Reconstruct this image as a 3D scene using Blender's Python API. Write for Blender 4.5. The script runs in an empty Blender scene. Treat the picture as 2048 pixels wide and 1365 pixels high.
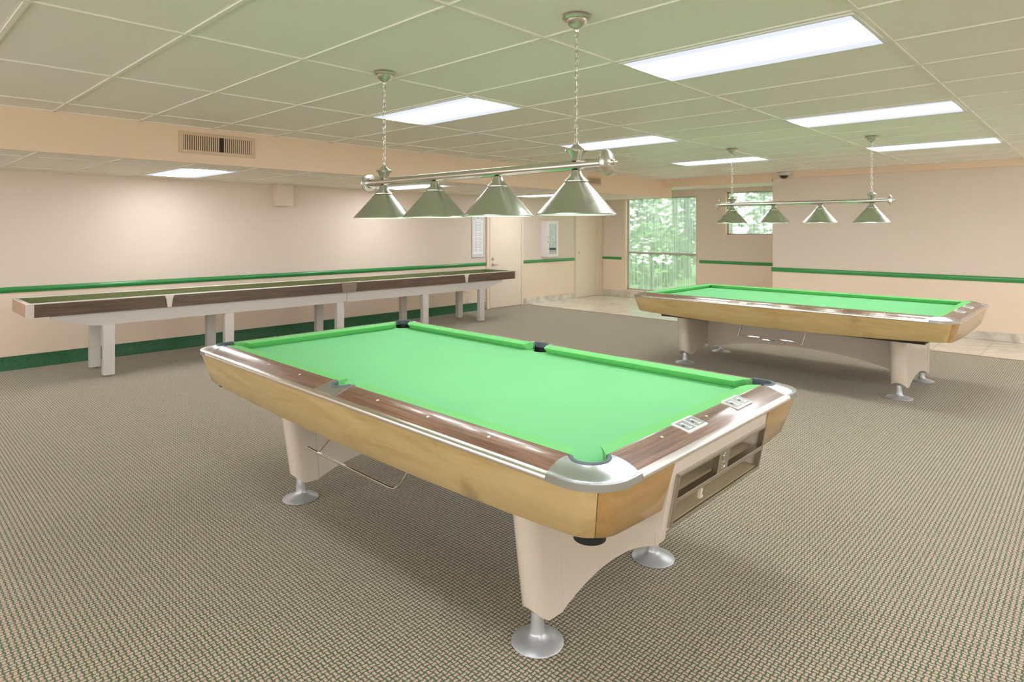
import bpy, bmesh, math, random
from mathutils import Vector, Matrix
from mathutils.geometry import delaunay_2d_cdt
random.seed(7)
PI = math.pi
SC = bpy.context.scene
COL = SC.collection

# ------------------------------------------------------------------ materials
def new_mat(name):
    m = bpy.data.materials.new(name); m.use_nodes = True
    nt = m.node_tree; b = nt.nodes['Principled BSDF']
    return m, nt, b
def N(nt, t, **kw):
    n = nt.nodes.new(t)
    for k, v in kw.items():
        if k in n.inputs: n.inputs[k].default_value = v
        else: setattr(n, k, v)
    return n
def L(nt, a, b): nt.links.new(a, b)
def c4(c): return (c[0], c[1], c[2], 1)
def noise_bump(nt, b, scale, strength, dist=.002, detail=3, coord='Object', stretch=None):
    tc = N(nt, 'ShaderNodeTexCoord'); mp = N(nt, 'ShaderNodeMapping')
    if stretch: mp.inputs['Scale'].default_value = stretch
    L(nt, tc.outputs[coord], mp.inputs[0])
    n = N(nt, 'ShaderNodeTexNoise', Scale=scale, Detail=detail); L(nt, mp.outputs[0], n.inputs['Vector'])
    bp = N(nt, 'ShaderNodeBump', Strength=strength, Distance=dist); L(nt, n.outputs[0], bp.inputs['Height'])
    L(nt, bp.outputs[0], b.inputs['Normal']); return n
def plain(name, col, rough=.5, metal=0, spec=.5, bump=None, coat=0, var=0, vscale=6):
    m, nt, b = new_mat(name)
    b.inputs['Base Color'].default_value = c4(col); b.inputs['Roughness'].default_value = rough
    b.inputs['Metallic'].default_value = metal; b.inputs['Specular IOR Level'].default_value = spec
    b.inputs['Coat Weight'].default_value = coat; b.inputs['Coat Roughness'].default_value = .08
    if bump: noise_bump(nt, b, *bump)
    if var:
        tc = N(nt, 'ShaderNodeTexCoord'); n = N(nt, 'ShaderNodeTexNoise', Scale=vscale, Detail=4); L(nt, tc.outputs['Object'], n.inputs['Vector'])
        mx = N(nt, 'ShaderNodeMix', data_type='RGBA'); mx.inputs[6].default_value = c4([x*(1-var) for x in col]); mx.inputs[7].default_value = c4([min(1, x*(1+var)) for x in col])
        L(nt, n.outputs[0], mx.inputs[0]); L(nt, mx.outputs[2], b.inputs['Base Color'])
    return m
def wood(name, cols, axis, scale=3, rough=.3, coat=.4, stretch=14, knots=0):
    """grain running along axis 0/1/2"""
    m, nt, b = new_mat(name)
    tc = N(nt, 'ShaderNodeTexCoord'); mp = N(nt, 'ShaderNodeMapping')
    s = [stretch]*3; s[axis] = 1.0; mp.inputs['Scale'].default_value = s
    L(nt, tc.outputs['Object'], mp.inputs[0])
    n = N(nt, 'ShaderNodeTexNoise', Scale=scale, Detail=8, Roughness=.65, Distortion=.6); L(nt, mp.outputs[0], n.inputs['Vector'])
    r = N(nt, 'ShaderNodeValToRGB'); e = r.color_ramp.elements
    e[0].position = .32; e[0].color = c4(cols[0]); e[1].position = .68; e[1].color = c4(cols[-1])
    if len(cols) == 3: q = e.new(.5); q.color = c4(cols[1])
    L(nt, n.outputs[0], r.inputs[0]); out = r.outputs[0]
    if knots:
        n2 = N(nt, 'ShaderNodeTexNoise', Scale=2.2, Detail=5); L(nt, tc.outputs['Object'], n2.inputs['Vector'])
        r2 = N(nt, 'ShaderNodeValToRGB'); r2.color_ramp.elements[0].position = .66; r2.color_ramp.elements[1].position = .8
        L(nt, n2.outputs[0], r2.inputs[0]); mx = N(nt, 'ShaderNodeMix', data_type='RGBA'); mx.inputs[7].default_value = c4([x*.45 for x in cols[0]])
        L(nt, r2.outputs[0], mx.inputs[0]); L(nt, out, mx.inputs[6]); out = mx.outputs[2]
    L(nt, out, b.inputs['Base Color']); b.inputs['Roughness'].default_value = rough
    b.inputs['Coat Weight'].default_value = coat; b.inputs['Coat Roughness'].default_value = .11
    return m
def brushed(name, col, rough=.3, stretch=(1, 1, 120), strength=.15):
    m, nt, b = new_mat(name)
    b.inputs['Base Color'].default_value = c4(col); b.inputs['Metallic'].default_value = 1; b.inputs['Roughness'].default_value = rough
    noise_bump(nt, b, 4, strength, .001, 4, 'Object', stretch); return m
def emit(name, col, s):
    m = bpy.data.materials.new(name); m.use_nodes = True; nt = m.node_tree; nt.nodes.clear()
    o = N(nt, 'ShaderNodeOutputMaterial'); e = N(nt, 'ShaderNodeEmission', Strength=s); e.inputs['Color'].default_value = c4(col)
    L(nt, e.outputs[0], o.inputs[0]); return m

M = {}
def wall_mat():
    m, nt, b = new_mat('painted_wall')
    g = N(nt, 'ShaderNodeNewGeometry'); sx = N(nt, 'ShaderNodeSeparateXYZ'); L(nt, g.outputs['Position'], sx.inputs[0])
    gt = N(nt, 'ShaderNodeMath', operation='GREATER_THAN'); gt.inputs[1].default_value = .84; L(nt, sx.outputs[2], gt.inputs[0])
    mx = N(nt, 'ShaderNodeMix', data_type='RGBA'); mx.inputs[6].default_value = c4(LOWER); mx.inputs[7].default_value = c4(UPPER)
    L(nt, gt.outputs[0], mx.inputs[0]); 
    n = N(nt, 'ShaderNodeTexNoise', Scale=1.3, Detail=4); L(nt, g.outputs['Position'], n.inputs['Vector'])
    mr = N(nt, 'ShaderNodeMapRange'); mr.inputs[3].default_value = .96; mr.inputs[4].default_value = 1.04; L(nt, n.outputs[0], mr.inputs[0])
    vm = N(nt, 'ShaderNodeVectorMath', operation='SCALE'); L(nt, mx.outputs[2], vm.inputs[0]); L(nt, mr.outputs[0], vm.inputs['Scale'])
    L(nt, vm.outputs[0], b.inputs['Base Color']); b.inputs['Roughness'].default_value = .55; b.inputs['Specular IOR Level'].default_value = .3
    n2 = N(nt, 'ShaderNodeTexNoise', Scale=110, Detail=3); L(nt, g.outputs['Position'], n2.inputs['Vector'])
    bp = N(nt, 'ShaderNodeBump', Strength=.35, Distance=.003); L(nt, n2.outputs[0], bp.inputs['Height']); L(nt, bp.outputs[0], b.inputs['Normal'])
    return m
UPPER = (.735, .635, .55); LOWER = (.84, .69, .56)
M['wall'] = wall_mat()
M['soffit'] = plain('peach_soffit', (.82, .635, .47), .6, bump=(110, .3, .003))
M['door'] = plain('door_paint', (.80, .69, .58), .45, bump=(60, .1, .002))
M['casing'] = plain('casing_paint', (.80, .67, .55), .4)
M['chair_rail'] = plain('green_rail_paint', (.035, .27, .07), .3, coat=.3, var=.15, vscale=3)
M['cove_base'] = plain('green_vinyl', (.018, .12, .045), .45, var=.5, vscale=40)
def ceil_mat():
    m, nt, b = new_mat('acoustic_tile')
    g = N(nt, 'ShaderNodeNewGeometry')
    n = N(nt, 'ShaderNodeTexNoise', Scale=260, Detail=3); L(nt, g.outputs['Position'], n.inputs['Vector'])
    r = N(nt, 'ShaderNodeValToRGB'); r.color_ramp.elements[0].position = .3; r.color_ramp.elements[0].color = c4((.80, .775, .71)); r.color_ramp.elements[1].position = .6; r.color_ramp.elements[1].color = c4((.88, .855, .79))
    L(nt, n.outputs[0], r.inputs[0]); L(nt, r.outputs[0], b.inputs['Base Color']); b.inputs['Roughness'].default_value = .42; b.inputs['Specular IOR Level'].default_value = .45
    bp = N(nt, 'ShaderNodeBump', Strength=.25, Distance=.002); L(nt, n.outputs[0], bp.inputs['Height']); L(nt, bp.outputs[0], b.inputs['Normal']); return m
M['ceil'] = ceil_mat()
M['tbar'] = plain('ceiling_bar_paint', (.82, .79, .71), .4)
def marble(name, c0, c1, grout=None):
    m, nt, b = new_mat(name)
    g = N(nt, 'ShaderNodeNewGeometry')
    n = N(nt, 'ShaderNodeTexNoise', Scale=2.6, Detail=9, Roughness=.62, Distortion=1.4); L(nt, g.outputs['Position'], n.inputs['Vector'])
    r = N(nt, 'ShaderNodeValToRGB'); r.color_ramp.elements[0].position = .35; r.color_ramp.elements[0].color = c4(c0); r.color_ramp.elements[1].position = .62; r.color_ramp.elements[1].color = c4(c1)
    L(nt, n.outputs[0], r.inputs[0]); out = r.outputs[0]
    if grout:
        sx = N(nt, 'ShaderNodeSeparateXYZ'); L(nt, g.outputs['Position'], sx.inputs[0]); ms = []
        for k, off in ((0, 9.1), (1, 1.08)):
            a = N(nt, 'ShaderNodeMath', operation='SUBTRACT'); a.inputs[1].default_value = off; L(nt, sx.outputs[k], a.inputs[0])
            pp = N(nt, 'ShaderNodeMath', operation='PINGPONG'); pp.inputs[1].default_value = .25; L(nt, a.outputs[0], pp.inputs[0])
            lt = N(nt, 'ShaderNodeMath', operation='LESS_THAN'); lt.inputs[1].default_value = .004; L(nt, pp.outputs[0], lt.inputs[0]); ms.append(lt)
        mxx = N(nt, 'ShaderNodeMath', operation='MAXIMUM'); L(nt, ms[0].outputs[0], mxx.inputs[0]); L(nt, ms[1].outputs[0], mxx.inputs[1])
        mx = N(nt, 'ShaderNodeMix', data_type='RGBA'); mx.inputs[7].default_value = c4(grout); L(nt, mxx.outputs[0], mx.inputs[0]); L(nt, out, mx.inputs[6]); out = mx.outputs[2]
    L(nt, out, b.inputs['Base Color']); b.inputs['Roughness'].default_value = .13
    return m
M['tile'] = marble('travertine_tile', (.74, .66, .56), (.88, .82, .73), (.55, .48, .40))
M['marble_base'] = marble('marble_skirting', (.50, .46, .40), (.78, .73, .65))
def carpet_mat():
    m, nt, b = new_mat('woven_carpet')
    S = .0185
    g = N(nt, 'ShaderNodeNewGeometry')
    nz = N(nt, 'ShaderNodeTexNoise', Scale=140, Detail=2); L(nt, g.outputs['Position'], nz.inputs['Vector'])
    sc = N(nt, 'ShaderNodeVectorMath', operation='MULTIPLY_ADD'); L(nt, nz.outputs['Color'], sc.inputs[0]); sc.inputs[1].default_value = (.009, .009, 0); L(nt, g.outputs['Position'], sc.inputs[2])
    sx = N(nt, 'ShaderNodeSeparateXYZ'); L(nt, sc.outputs[0], sx.inputs[0])
    def mth(op, a, bb=None, cc=None):
        n = N(nt, 'ShaderNodeMath', operation=op)
        for i, v in enumerate((a, bb, cc)):
            if v is None: continue
            if isinstance(v, (int, float)): n.inputs[i].default_value = v
            else: L(nt, v, n.inputs[i])
        return n.outputs[0]
    X = mth('DIVIDE', sx.outputs[0], S); Y = mth('DIVIDE', sx.outputs[1], S)
    par = mth('FLOORED_MODULO', mth('ADD', mth('FLOOR', X), mth('FLOOR', Y)), 2.0)
    fx = mth('ABSOLUTE', mth('SUBTRACT', mth('FRACT', X), .5)); fy = mth('ABSOLUTE', mth('SUBTRACT', mth('FRACT', Y), .5))
    # tufts run along x in even cells and along y in odd cells
    across = mth('ADD', mth('MULTIPLY', fy, mth('SUBTRACT', 1.0, par)), mth('MULTIPLY', fx, par))
    along = mth('ADD', mth('MULTIPLY', fx, mth('SUBTRACT', 1.0, par)), mth('MULTIPLY', fy, par))
    mr = N(nt, 'ShaderNodeMapRange'); mr.interpolation_type = 'SMOOTHSTEP'; mr.inputs[1].default_value = .18; mr.inputs[2].default_value = .36; mr.inputs[3].default_value = 1; mr.inputs[4].default_value = 0; L(nt, across, mr.inputs[0])
    mr2 = N(nt, 'ShaderNodeMapRange'); mr2.interpolation_type = 'SMOOTHSTEP'; mr2.inputs[1].default_value = .40; mr2.inputs[2].default_value = .54; mr2.inputs[3].default_value = 1; mr2.inputs[4].default_value = 0; L(nt, along, mr2.inputs[0])
    mask = mth('MULTIPLY', mr.outputs[0], mr2.outputs[0])
    fib = N(nt, 'ShaderNodeTexNoise', Scale=420, Detail=2); L(nt, g.outputs['Position'], fib.inputs['Vector'])
    tan = N(nt, 'ShaderNodeMix', data_type='RGBA'); tan.inputs[6].default_value = c4(TAN0); tan.inputs[7].default_value = c4(TAN1); L(nt, fib.outputs[0], tan.inputs[0])
    grn = N(nt, 'ShaderNodeMix', data_type='RGBA'); grn.inputs[6].default_value = c4(GRN0); grn.inputs[7].default_value = c4(GRN1); L(nt, fib.outputs[0], grn.inputs[0])
    mx = N(nt, 'ShaderNodeMix', data_type='RGBA'); L(nt, mask, mx.inputs[0]); L(nt, grn.outputs[2], mx.inputs[6]); L(nt, tan.outputs[2], mx.inputs[7])
    L(nt, mx.outputs[2], b.inputs['Base Color']); b.inputs['Roughness'].default_value = .95; b.inputs['Specular IOR Level'].default_value = .1
    b.inputs['Sheen Weight'].default_value = .3
    bp = N(nt, 'ShaderNodeBump', Strength=.7, Distance=.004); L(nt, mask, bp.inputs['Height']); L(nt, bp.outputs[0], b.inputs['Normal'])
    return m
TAN0 = (.42, .31, .225); TAN1 = (.73, .575, .45); GRN0 = (.025, .055, .025); GRN1 = (.10, .17, .09)
M['carpet'] = carpet_mat()
M['cloth'] = plain('green_billiard_cloth', (.21, .60, .275), .9, spec=.15, bump=(700, .2, .0006), var=.05, vscale=2.5)
M['cloth_rail'] = plain('green_rail_cloth', (.20, .60, .21), .9, spec=.2, bump=(700, .2, .0006))
M['rosewood'] = wood('rosewood_laminate', [(.075, .028, .014), (.17, .075, .045), (.30, .155, .10)], 1, 2.6, .32, .8, 26)
M['rosewood_x'] = wood('rosewood_laminate_end', [(.075, .028, .014), (.17, .075, .045), (.30, .155, .10)], 0, 2.6, .32, .8, 26)
M['maple'] = wood('golden_maple', [(.49, .345, .14), (.57, .42, .19), (.63, .475, .235)], 1, 1.6, .25, .5, 7, knots=1)
M['maple_x'] = wood('golden_maple_end_shaded', [(.40, .22, .07), (.47, .28, .10), (.53, .34, .13)], 0, 1.6, .25, .5, 7, knots=1)  # end copy of the maple, tinted darker for the less lit end faces
M['alu'] = plain('cast_aluminium', (.66, .70, .76), .24, 1, bump=(60, .06, .001))
M['trim'] = plain('anodised_trim', (.78, .74, .72), .26, 1)
M['trim_face'] = plain('satin_trim_face', (.76, .64, .56), .35, .6)
M['foot'] = plain('leveller_metal', (.62, .65, .70), .36, .55, bump=(30, .12, .001))
M['white'] = plain('cream_enamel', (.74, .66, .58), .28, coat=.3)
M['black'] = plain('black_rubber', (.008, .014, .013), .45)
M['rubber'] = plain('grey_rubber', (.10, .125, .15), .5)
M['darkwood'] = plain('dark_underframe', (.035, .02, .012), .6)
M['chrome'] = plain('chrome_wire', (.75, .72, .70), .12, 1)
M['pewter'] = plain('pewter_frame', (.52, .48, .42), .32, 1, bump=(90, .3, .001))
M['tray'] = plain('tray_beige', (.50, .42, .28), .35)
M['sight'] = plain('pearl_sight', (.85, .82, .78), .3)
M['counter'] = plain('counter_plate', (.80, .82, .80), .3, .2)
M['pane'] = plain('counter_window', (.36, .40, .40), .25, var=.4, vscale=160)
M['ink'] = plain('dark_ink', (.03, .035, .04), .5)
M['nickel'] = brushed('brushed_nickel', (.62, .59, .54), .27)
M['shade'] = plain('brushed_shade_metal', (.56, .56, .51), .25, 1)
_n = M['shade'].node_tree; _b = _n.nodes['Principled BSDF']; _b.inputs['Anisotropic'].default_value = .75
_t = N(_n, 'ShaderNodeTangent', direction_type='RADIAL', axis='Z'); L(_n, _t.outputs[0], _b.inputs['Tangent'])
M['shade_in'] = plain('shade_white_lining', (.9, .9, .88), .5)
M['sb_wood'] = wood('walnut_laminate', [(.07, .045, .03), (.12, .08, .055), (.17, .115, .08)], 0, 2, .35, .2, 22)
M['sb_end'] = plain('tan_end_panel', (.42, .29, .19), .45, var=.1)
M['sb_white'] = plain('grey_white_enamel', (.66, .63, .61), .38)
M['sb_trim'] = plain('white_edge_trim', (.86, .82, .79), .22, .3)
M['sb_clip'] = plain('pale_bracket', (.74, .68, .62), .35, .0)
M['sb_joint'] = plain('polished_joint_plate', (.72, .68, .65), .15, 1, bump=(12, .4, .004))
M['moss'] = plain('olive_gutter_carpet', (.20, .235, .10), .95, var=.4, vscale=90, bump=(300, .5, .002))
M['board'] = wood('shuffleboard_maple', [(.5, .36, .2), (.62, .46, .27)], 0, 2, .15, .6, 20)
M['steel'] = plain('satin_steel', (.50, .48, .45), .3, .8)
M['cab_white'] = plain('white_cabinet_paint', (.80, .77, .76), .3)
M['cab_glass'] = plain('cabinet_window', (.36, .37, .36), .12, .3, var=.5, vscale=18)
M['paper'] = plain('white_paper', (.86, .87, .90), .5)
M['print'] = plain('grey_blue_print', (.30, .34, .42), .6)
M['plate'] = plain('pale_wall_plate', (.78, .66, .58), .4)
M['vent'] = plain('tan_vent_paint', (.66, .48, .33), .45)
M['hole'] = plain('dark_duct', (.035, .024, .015), .8)
M['mull'] = plain('window_bar_paint', (.46, .44, .40), .4)
M['reveal'] = plain('window_reveal_paint', (.82, .68, .54), .45)
M['leaf'] = plain('leaf_green', (.13, .30, .075), .6, var=.6, vscale=3)
M['leaf2'] = plain('dark_leaf_green', (.035, .11, .05), .6, var=.5, vscale=3)
M['bark'] = plain('bark', (.12, .09, .06), .8)
M['lawn'] = plain('lawn_green', (.20, .40, .12), .9, var=.5, vscale=2)
M['smoke'] = plain('smoked_dome', (.03, .025, .02), .08)
M['frame_l'] = plain('light_frame_paint', (.80, .80, .78), .4)

def diffuser_mat(s):
    """long lens: two lamps behind it glow brighter than the lens edges"""
    m = bpy.data.materials.new('light_lens'); m.use_nodes = True; nt = m.node_tree; nt.nodes.clear()
    tc = N(nt, 'ShaderNodeTexCoord'); sx = N(nt, 'ShaderNodeSeparateXYZ'); L(nt, tc.outputs['Generated'], sx.inputs[0])
    r = N(nt, 'ShaderNodeValToRGB'); e = r.color_ramp.elements
    e[0].position = 0; e[0].color = (.76, .81, .93, 1); e[1].position = 1; e[1].color = (.76, .81, .93, 1)
    for p, c in ((.14, (.78, .83, .94)), (.30, (1.0, 1.0, 1.0)), (.70, (1, 1, 1)), (.86, (.78, .83, .94))):
        q = e.new(p); q.color = c4(c)
    L(nt, sx.outputs[0], r.inputs[0])
    em = N(nt, 'ShaderNodeEmission'); L(nt, r.outputs[0], em.inputs['Color'])
    bw = N(nt, 'ShaderNodeRGBToBW'); L(nt, r.outputs[0], bw.inputs[0])
    mr = N(nt, 'ShaderNodeMapRange'); mr.inputs[1].default_value = .84; mr.inputs[2].default_value = 1; mr.inputs[3].default_value = .80; mr.inputs[4].default_value = s
    L(nt, bw.outputs[0], mr.inputs[0]); L(nt, mr.outputs[0], em.inputs['Strength'])
    o = N(nt, 'ShaderNodeOutputMaterial'); L(nt, em.outputs[0], o.inputs[0]); return m
M['lens'] = diffuser_mat(13.0)
def pane_mat():
    m = bpy.data.materials.new('streaked_glass'); m.use_nodes = True; nt = m.node_tree; nt.nodes.clear()
    g = N(nt, 'ShaderNodeNewGeometry'); mp = N(nt, 'ShaderNodeMapping'); mp.inputs['Scale'].default_value = (1, 26, .5); L(nt, g.outputs['Position'], mp.inputs[0])
    n = N(nt, 'ShaderNodeTexNoise', Scale=1.6, Detail=5, Roughness=.7); L(nt, mp.outputs[0], n.inputs['Vector'])
    mr = N(nt, 'ShaderNodeMapRange'); mr.inputs[1].default_value = .35; mr.inputs[2].default_value = .65; mr.inputs[3].default_value = .22; mr.inputs[4].default_value = .72; L(nt, n.outputs[0], mr.inputs[0])
    rf = N(nt, 'ShaderNodeBsdfRefraction', Roughness=.2, IOR=1.06); rf.inputs['Color'].default_value = (.60, .69, .62, 1)
    tr = N(nt, 'ShaderNodeBsdfTranslucent'); tr.inputs['Color'].default_value = (.36, .43, .38, 1)
    mx = N(nt, 'ShaderNodeMixShader'); L(nt, mr.outputs[0], mx.inputs[0]); L(nt, rf.outputs[0], mx.inputs[1]); L(nt, tr.outputs[0], mx.inputs[2])
    gl = N(nt, 'ShaderNodeBsdfGlossy', Roughness=.1); m2 = N(nt, 'ShaderNodeMixShader'); m2.inputs[0].default_value = .05; L(nt, mx.outputs[0], m2.inputs[1]); L(nt, gl.outputs[0], m2.inputs[2])
    o = N(nt, 'ShaderNodeOutputMaterial'); L(nt, m2.outputs[0], o.inputs[0]); return m
M['glass'] = pane_mat()

# ------------------------------------------------------------------ mesh builder
class MB:
    def __init__(s): s.bm = bmesh.new(); s.zf = None
    def box(s, x0, x1, y0, y1, z0, z1, bev=0):
        b = bmesh.new(); bmesh.ops.create_cube(b, size=1)
        for v in b.verts: v.co = Vector(((x0+x1)/2+v.co.x*(x1-x0), (y0+y1)/2+v.co.y*(y1-y0), (z0+z1)/2+v.co.z*(z1-z0)))
        if bev: bmesh.ops.bevel(b, geom=b.edges[:], offset=bev, segments=2, affect='EDGES', profile=.7)
        s.merge(b); return s
    def merge(s, b, mat=None):
        if mat: b.transform(mat)
        me = bpy.data.meshes.new('t'); b.to_mesh(me); b.free(); s.bm.from_mesh(me); bpy.data.meshes.remove(me)
    def lathe(s, prof, seg=32, mat=None, cap=False):
        b = bmesh.new(); rings = []
        for r, z in prof:
            if r < 1e-6: rings.append([b.verts.new((0, 0, z))])
            else: rings.append([b.verts.new((r*math.cos(2*PI*i/seg), r*math.sin(2*PI*i/seg), z)) for i in range(seg)])
        for A, B in zip(rings, rings[1:]):
            for i in range(seg):
                j = (i+1) % seg
                if len(A) == 1 and len(B) == 1: continue
                if len(A) == 1: b.faces.new((A[0], B[j], B[i]))
                elif len(B) == 1: b.faces.new((A[i], A[j], B[0]))
                else: b.faces.new((A[i], A[j], B[j], B[i]))
        if cap:
            if len(rings[0]) > 1: b.faces.new(rings[0][::-1])
            if len(rings[-1]) > 1: b.faces.new(rings[-1])
        bmesh.ops.recalc_face_normals(b, faces=b.faces[:]) if cap else None
        s.merge(b, mat); return s
    def tube(s, pts, r, seg=8, closed=False):
        b = bmesh.new(); pts = [Vector(p) for p in pts]; n = len(pts); rings = []; up = None
        for i, p in enumerate(pts):
            if closed: d = (pts[(i+1) % n]-pts[i-1]).normalized()
            else: d = (pts[min(i+1, n-1)]-pts[max(i-1, 0)]).normalized()
            if up is None: up = Vector((0, 0, 1)) if abs(d.z) < .9 else Vector((1, 0, 0))
            a = d.cross(up).normalized(); up = a.cross(d).normalized()
            rings.append([b.verts.new(p+a*r*math.cos(2*PI*k/seg)+up*r*math.sin(2*PI*k/seg)) for k in range(seg)])
        for q in range(n if closed else n-1):
            A, B = rings[q], rings[(q+1) % n]
            for k in range(seg): b.faces.new((A[k], A[(k+1) % seg], B[(k+1) % seg], B[k]))
        if not closed: b.faces.new(rings[0][::-1]); b.faces.new(rings[-1])
        bmesh.ops.recalc_face_normals(b, faces=b.faces[:])
        s.merge(b); return s
    def prism(s, poly, f0, f1, d0, d1):
        """poly of 2D points mapped by f0(p)->3D at depth d0 and d1"""
        b = bmesh.new()
        A = [b.verts.new(f0(p, d0)) for p in poly]; B = [b.verts.new(f0(p, d1)) for p in poly]
        b.faces.new(A); b.faces.new(B[::-1]); n = len(poly)
        for i in range(n): b.faces.new((A[i], B[i], B[(i+1) % n], A[(i+1) % n]))
        bmesh.ops.recalc_face_normals(b, faces=b.faces[:]); s.merge(b); return s
    def build(s, name, mat, parent=None, smooth=35, bevel=0):
        if bevel: bmesh.ops.bevel(s.bm, geom=[e for e in s.bm.edges if len(e.link_faces) == 2 and e.calc_face_angle(0) > .6], offset=bevel, segments=2, affect='EDGES')
        me = bpy.data.meshes.new(name); s.bm.to_mesh(me); s.bm.free()
        if smooth:
            for p in me.polygons: p.use_smooth = True
            me.set_sharp_from_angle(angle=math.radians(smooth))
        if s.zf:                                          # smooth shading follows the sculpted surface itself
            d = .0012; nn = []
            for p in me.polygons:
                for li in p.loop_indices:
                    if p.normal.z > .25:
                        x, y, _z = me.vertices[me.loops[li].vertex_index].co
                        gx = (s.zf(x+d, y)-s.zf(x-d, y))/(2*d); gy = (s.zf(x, y+d)-s.zf(x, y-d))/(2*d)
                        gx = max(-4, min(4, gx)); gy = max(-4, min(4, gy)); nn.append(Vector((-gx, -gy, 1)).normalized())
                    else: nn.append(p.normal.copy())
            me.normals_split_custom_set(nn)
        me.materials.append(mat); o = bpy.data.objects.new(name, me); COL.objects.link(o)
        if parent: o.parent = parent
        return o
XZ = lambda p, d: Vector((p[0], d, p[1]))     # polygon in x,z extruded along y
XY = lambda p, d: Vector((p[0], p[1], d))
YZ = lambda p, d: Vector((d, p[0], p[1]))
def tag(o, label, cat, group=None):
    o['label'] = label; o['category'] = cat
    if group: o['group'] = group
    return o
def thing(name, label, cat, loc=(0, 0, 0), rz=0, group=None):
    o = bpy.data.objects.new(name, None); COL.objects.link(o); o.location = loc; o.rotation_euler = (0, 0, rz); o.empty_display_size = .1
    return tag(o, label, cat, group)
def struct(o): o['kind'] = 'structure'; return o

def patch(outline, zf, zb, spacing=.02, botf=None):
    """solid with a sculpted top: outline in xy, top height zf(x,y), bottom at zb; botf moves the bottom edge"""
    n = len(outline); pts = []
    for i in range(n):                                    # subdivide the outline
        a = Vector(outline[i]); b_ = Vector(outline[(i+1) % n]); k = max(1, int((b_-a).length/spacing))
        for q in range(k): pts.append(a+(b_-a)*(q/k))
    m = len(pts); ins = []
    xs = [p.x for p in pts]; ys = [p.y for p in pts]
    def inside(x, y):
        c = False; j = m-1
        for i in range(m):
            if (pts[i].y > y) != (pts[j].y > y) and x < (pts[j].x-pts[i].x)*(y-pts[i].y)/(pts[j].y-pts[i].y)+pts[i].x: c = not c
            j = i
        return c
    sx = spacing; sy = spacing
    if max(xs)-min(xs) < .25: sx = .006
    if max(ys)-min(ys) < .25: sy = .006
    if (max(xs)-min(xs)) > .8: sx = .05
    if (max(ys)-min(ys)) > .8: sy = .05
    nx = max(1, int((max(xs)-min(xs))/sx)); ny = max(1, int((max(ys)-min(ys))/sy))
    for i in range(1, nx):
        for j in range(1, ny):
            x = min(xs)+(max(xs)-min(xs))*i/nx; y = min(ys)+(max(ys)-min(ys))*j/ny
            if inside(x, y) and min((Vector((x, y))-p).length for p in pts) > .3*min(sx, sy): ins.append(Vector((x, y)))
    V, E_, F, ov, oe, of = delaunay_2d_cdt(pts+ins, [], [list(range(m))], 1, 1e-6)
    b = bmesh.new(); top = [b.verts.new((v.x, v.y, zf(v.x, v.y))) for v in V]
    for f in F: b.faces.new([top[i] for i in f])
    bmesh.ops.recalc_face_normals(b, faces=b.faces[:])
    if b.faces[:] and sum(f.normal.z*f.calc_area() for f in b.faces) < 0: bmesh.ops.reverse_faces(b, faces=b.faces[:])
    be = [e for e in b.edges if e.is_boundary]; bot = {}
    for e in be:
        for v in e.verts:
            if v not in bot:
                x, y = (botf(v.co.x, v.co.y) if botf else (v.co.x, v.co.y)); bot[v] = b.verts.new((x, y, zb))
    for e in be:
        a, c = e.verts; b.faces.new((a, c, bot[c], bot[a]))
    bmesh.ops.holes_fill(b, edges=[e for e in b.edges if e.is_boundary and e.verts[0] in bot.values() and e.verts[1] in bot.values()])
    bmesh.ops.recalc_face_normals(b, faces=b.faces[:])
    o = MB(); o.merge(b); o.zf = zf; return o

def arc(cx, cy, rx, ry, a0, a1, n):
    return [(cx+rx*math.cos(math.radians(a0+(a1-a0)*i/n)), cy+ry*math.sin(math.radians(a0+(a1-a0)*i/n))) for i in range(n+1)]

# ------------------------------------------------------------------ the room
H1 = 2.428; LOWZ = 2.104; YL = 8.35; XR = 10.6; XF = 11.75; YS = 6.087; XE = 9.2
X0 = -3.0; Y0 = -3.6
OX, OY, TX, TY = 1.7074, 1.9869, .61, 1.22
def bx(name, x0, x1, y0, y1, z0, z1, mat, parent=None, bev=0, smooth=0):
    return MB().box(x0, x1, y0, y1, z0, z1, bev).build(name, mat, parent, smooth)
struct(bx('carpet', X0, XE, Y0, YL, -.05, 0, M['carpet']))
struct(bx('floor', XE, XF, Y0, YL, -.05, -.002, M['tile']))
struct(bx('trim_1', XE-.012, XE+.008, Y0, YL-.02, -.01, .003, plain('carpet_edge', (.25, .19, .13), .7)))
struct(bx('wall_left', X0-.1, XF+.15, YL, YL+.12, -.05, 2.6, M['wall']))
struct(bx('wall_right', XR, XR+.15, Y0, 4.04, -.05, 2.6, M['wall']))
struct(bx('wall_return', XR+.15, XF, 3.92, 4.04, -.05, 2.6, M['wall']))
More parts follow.
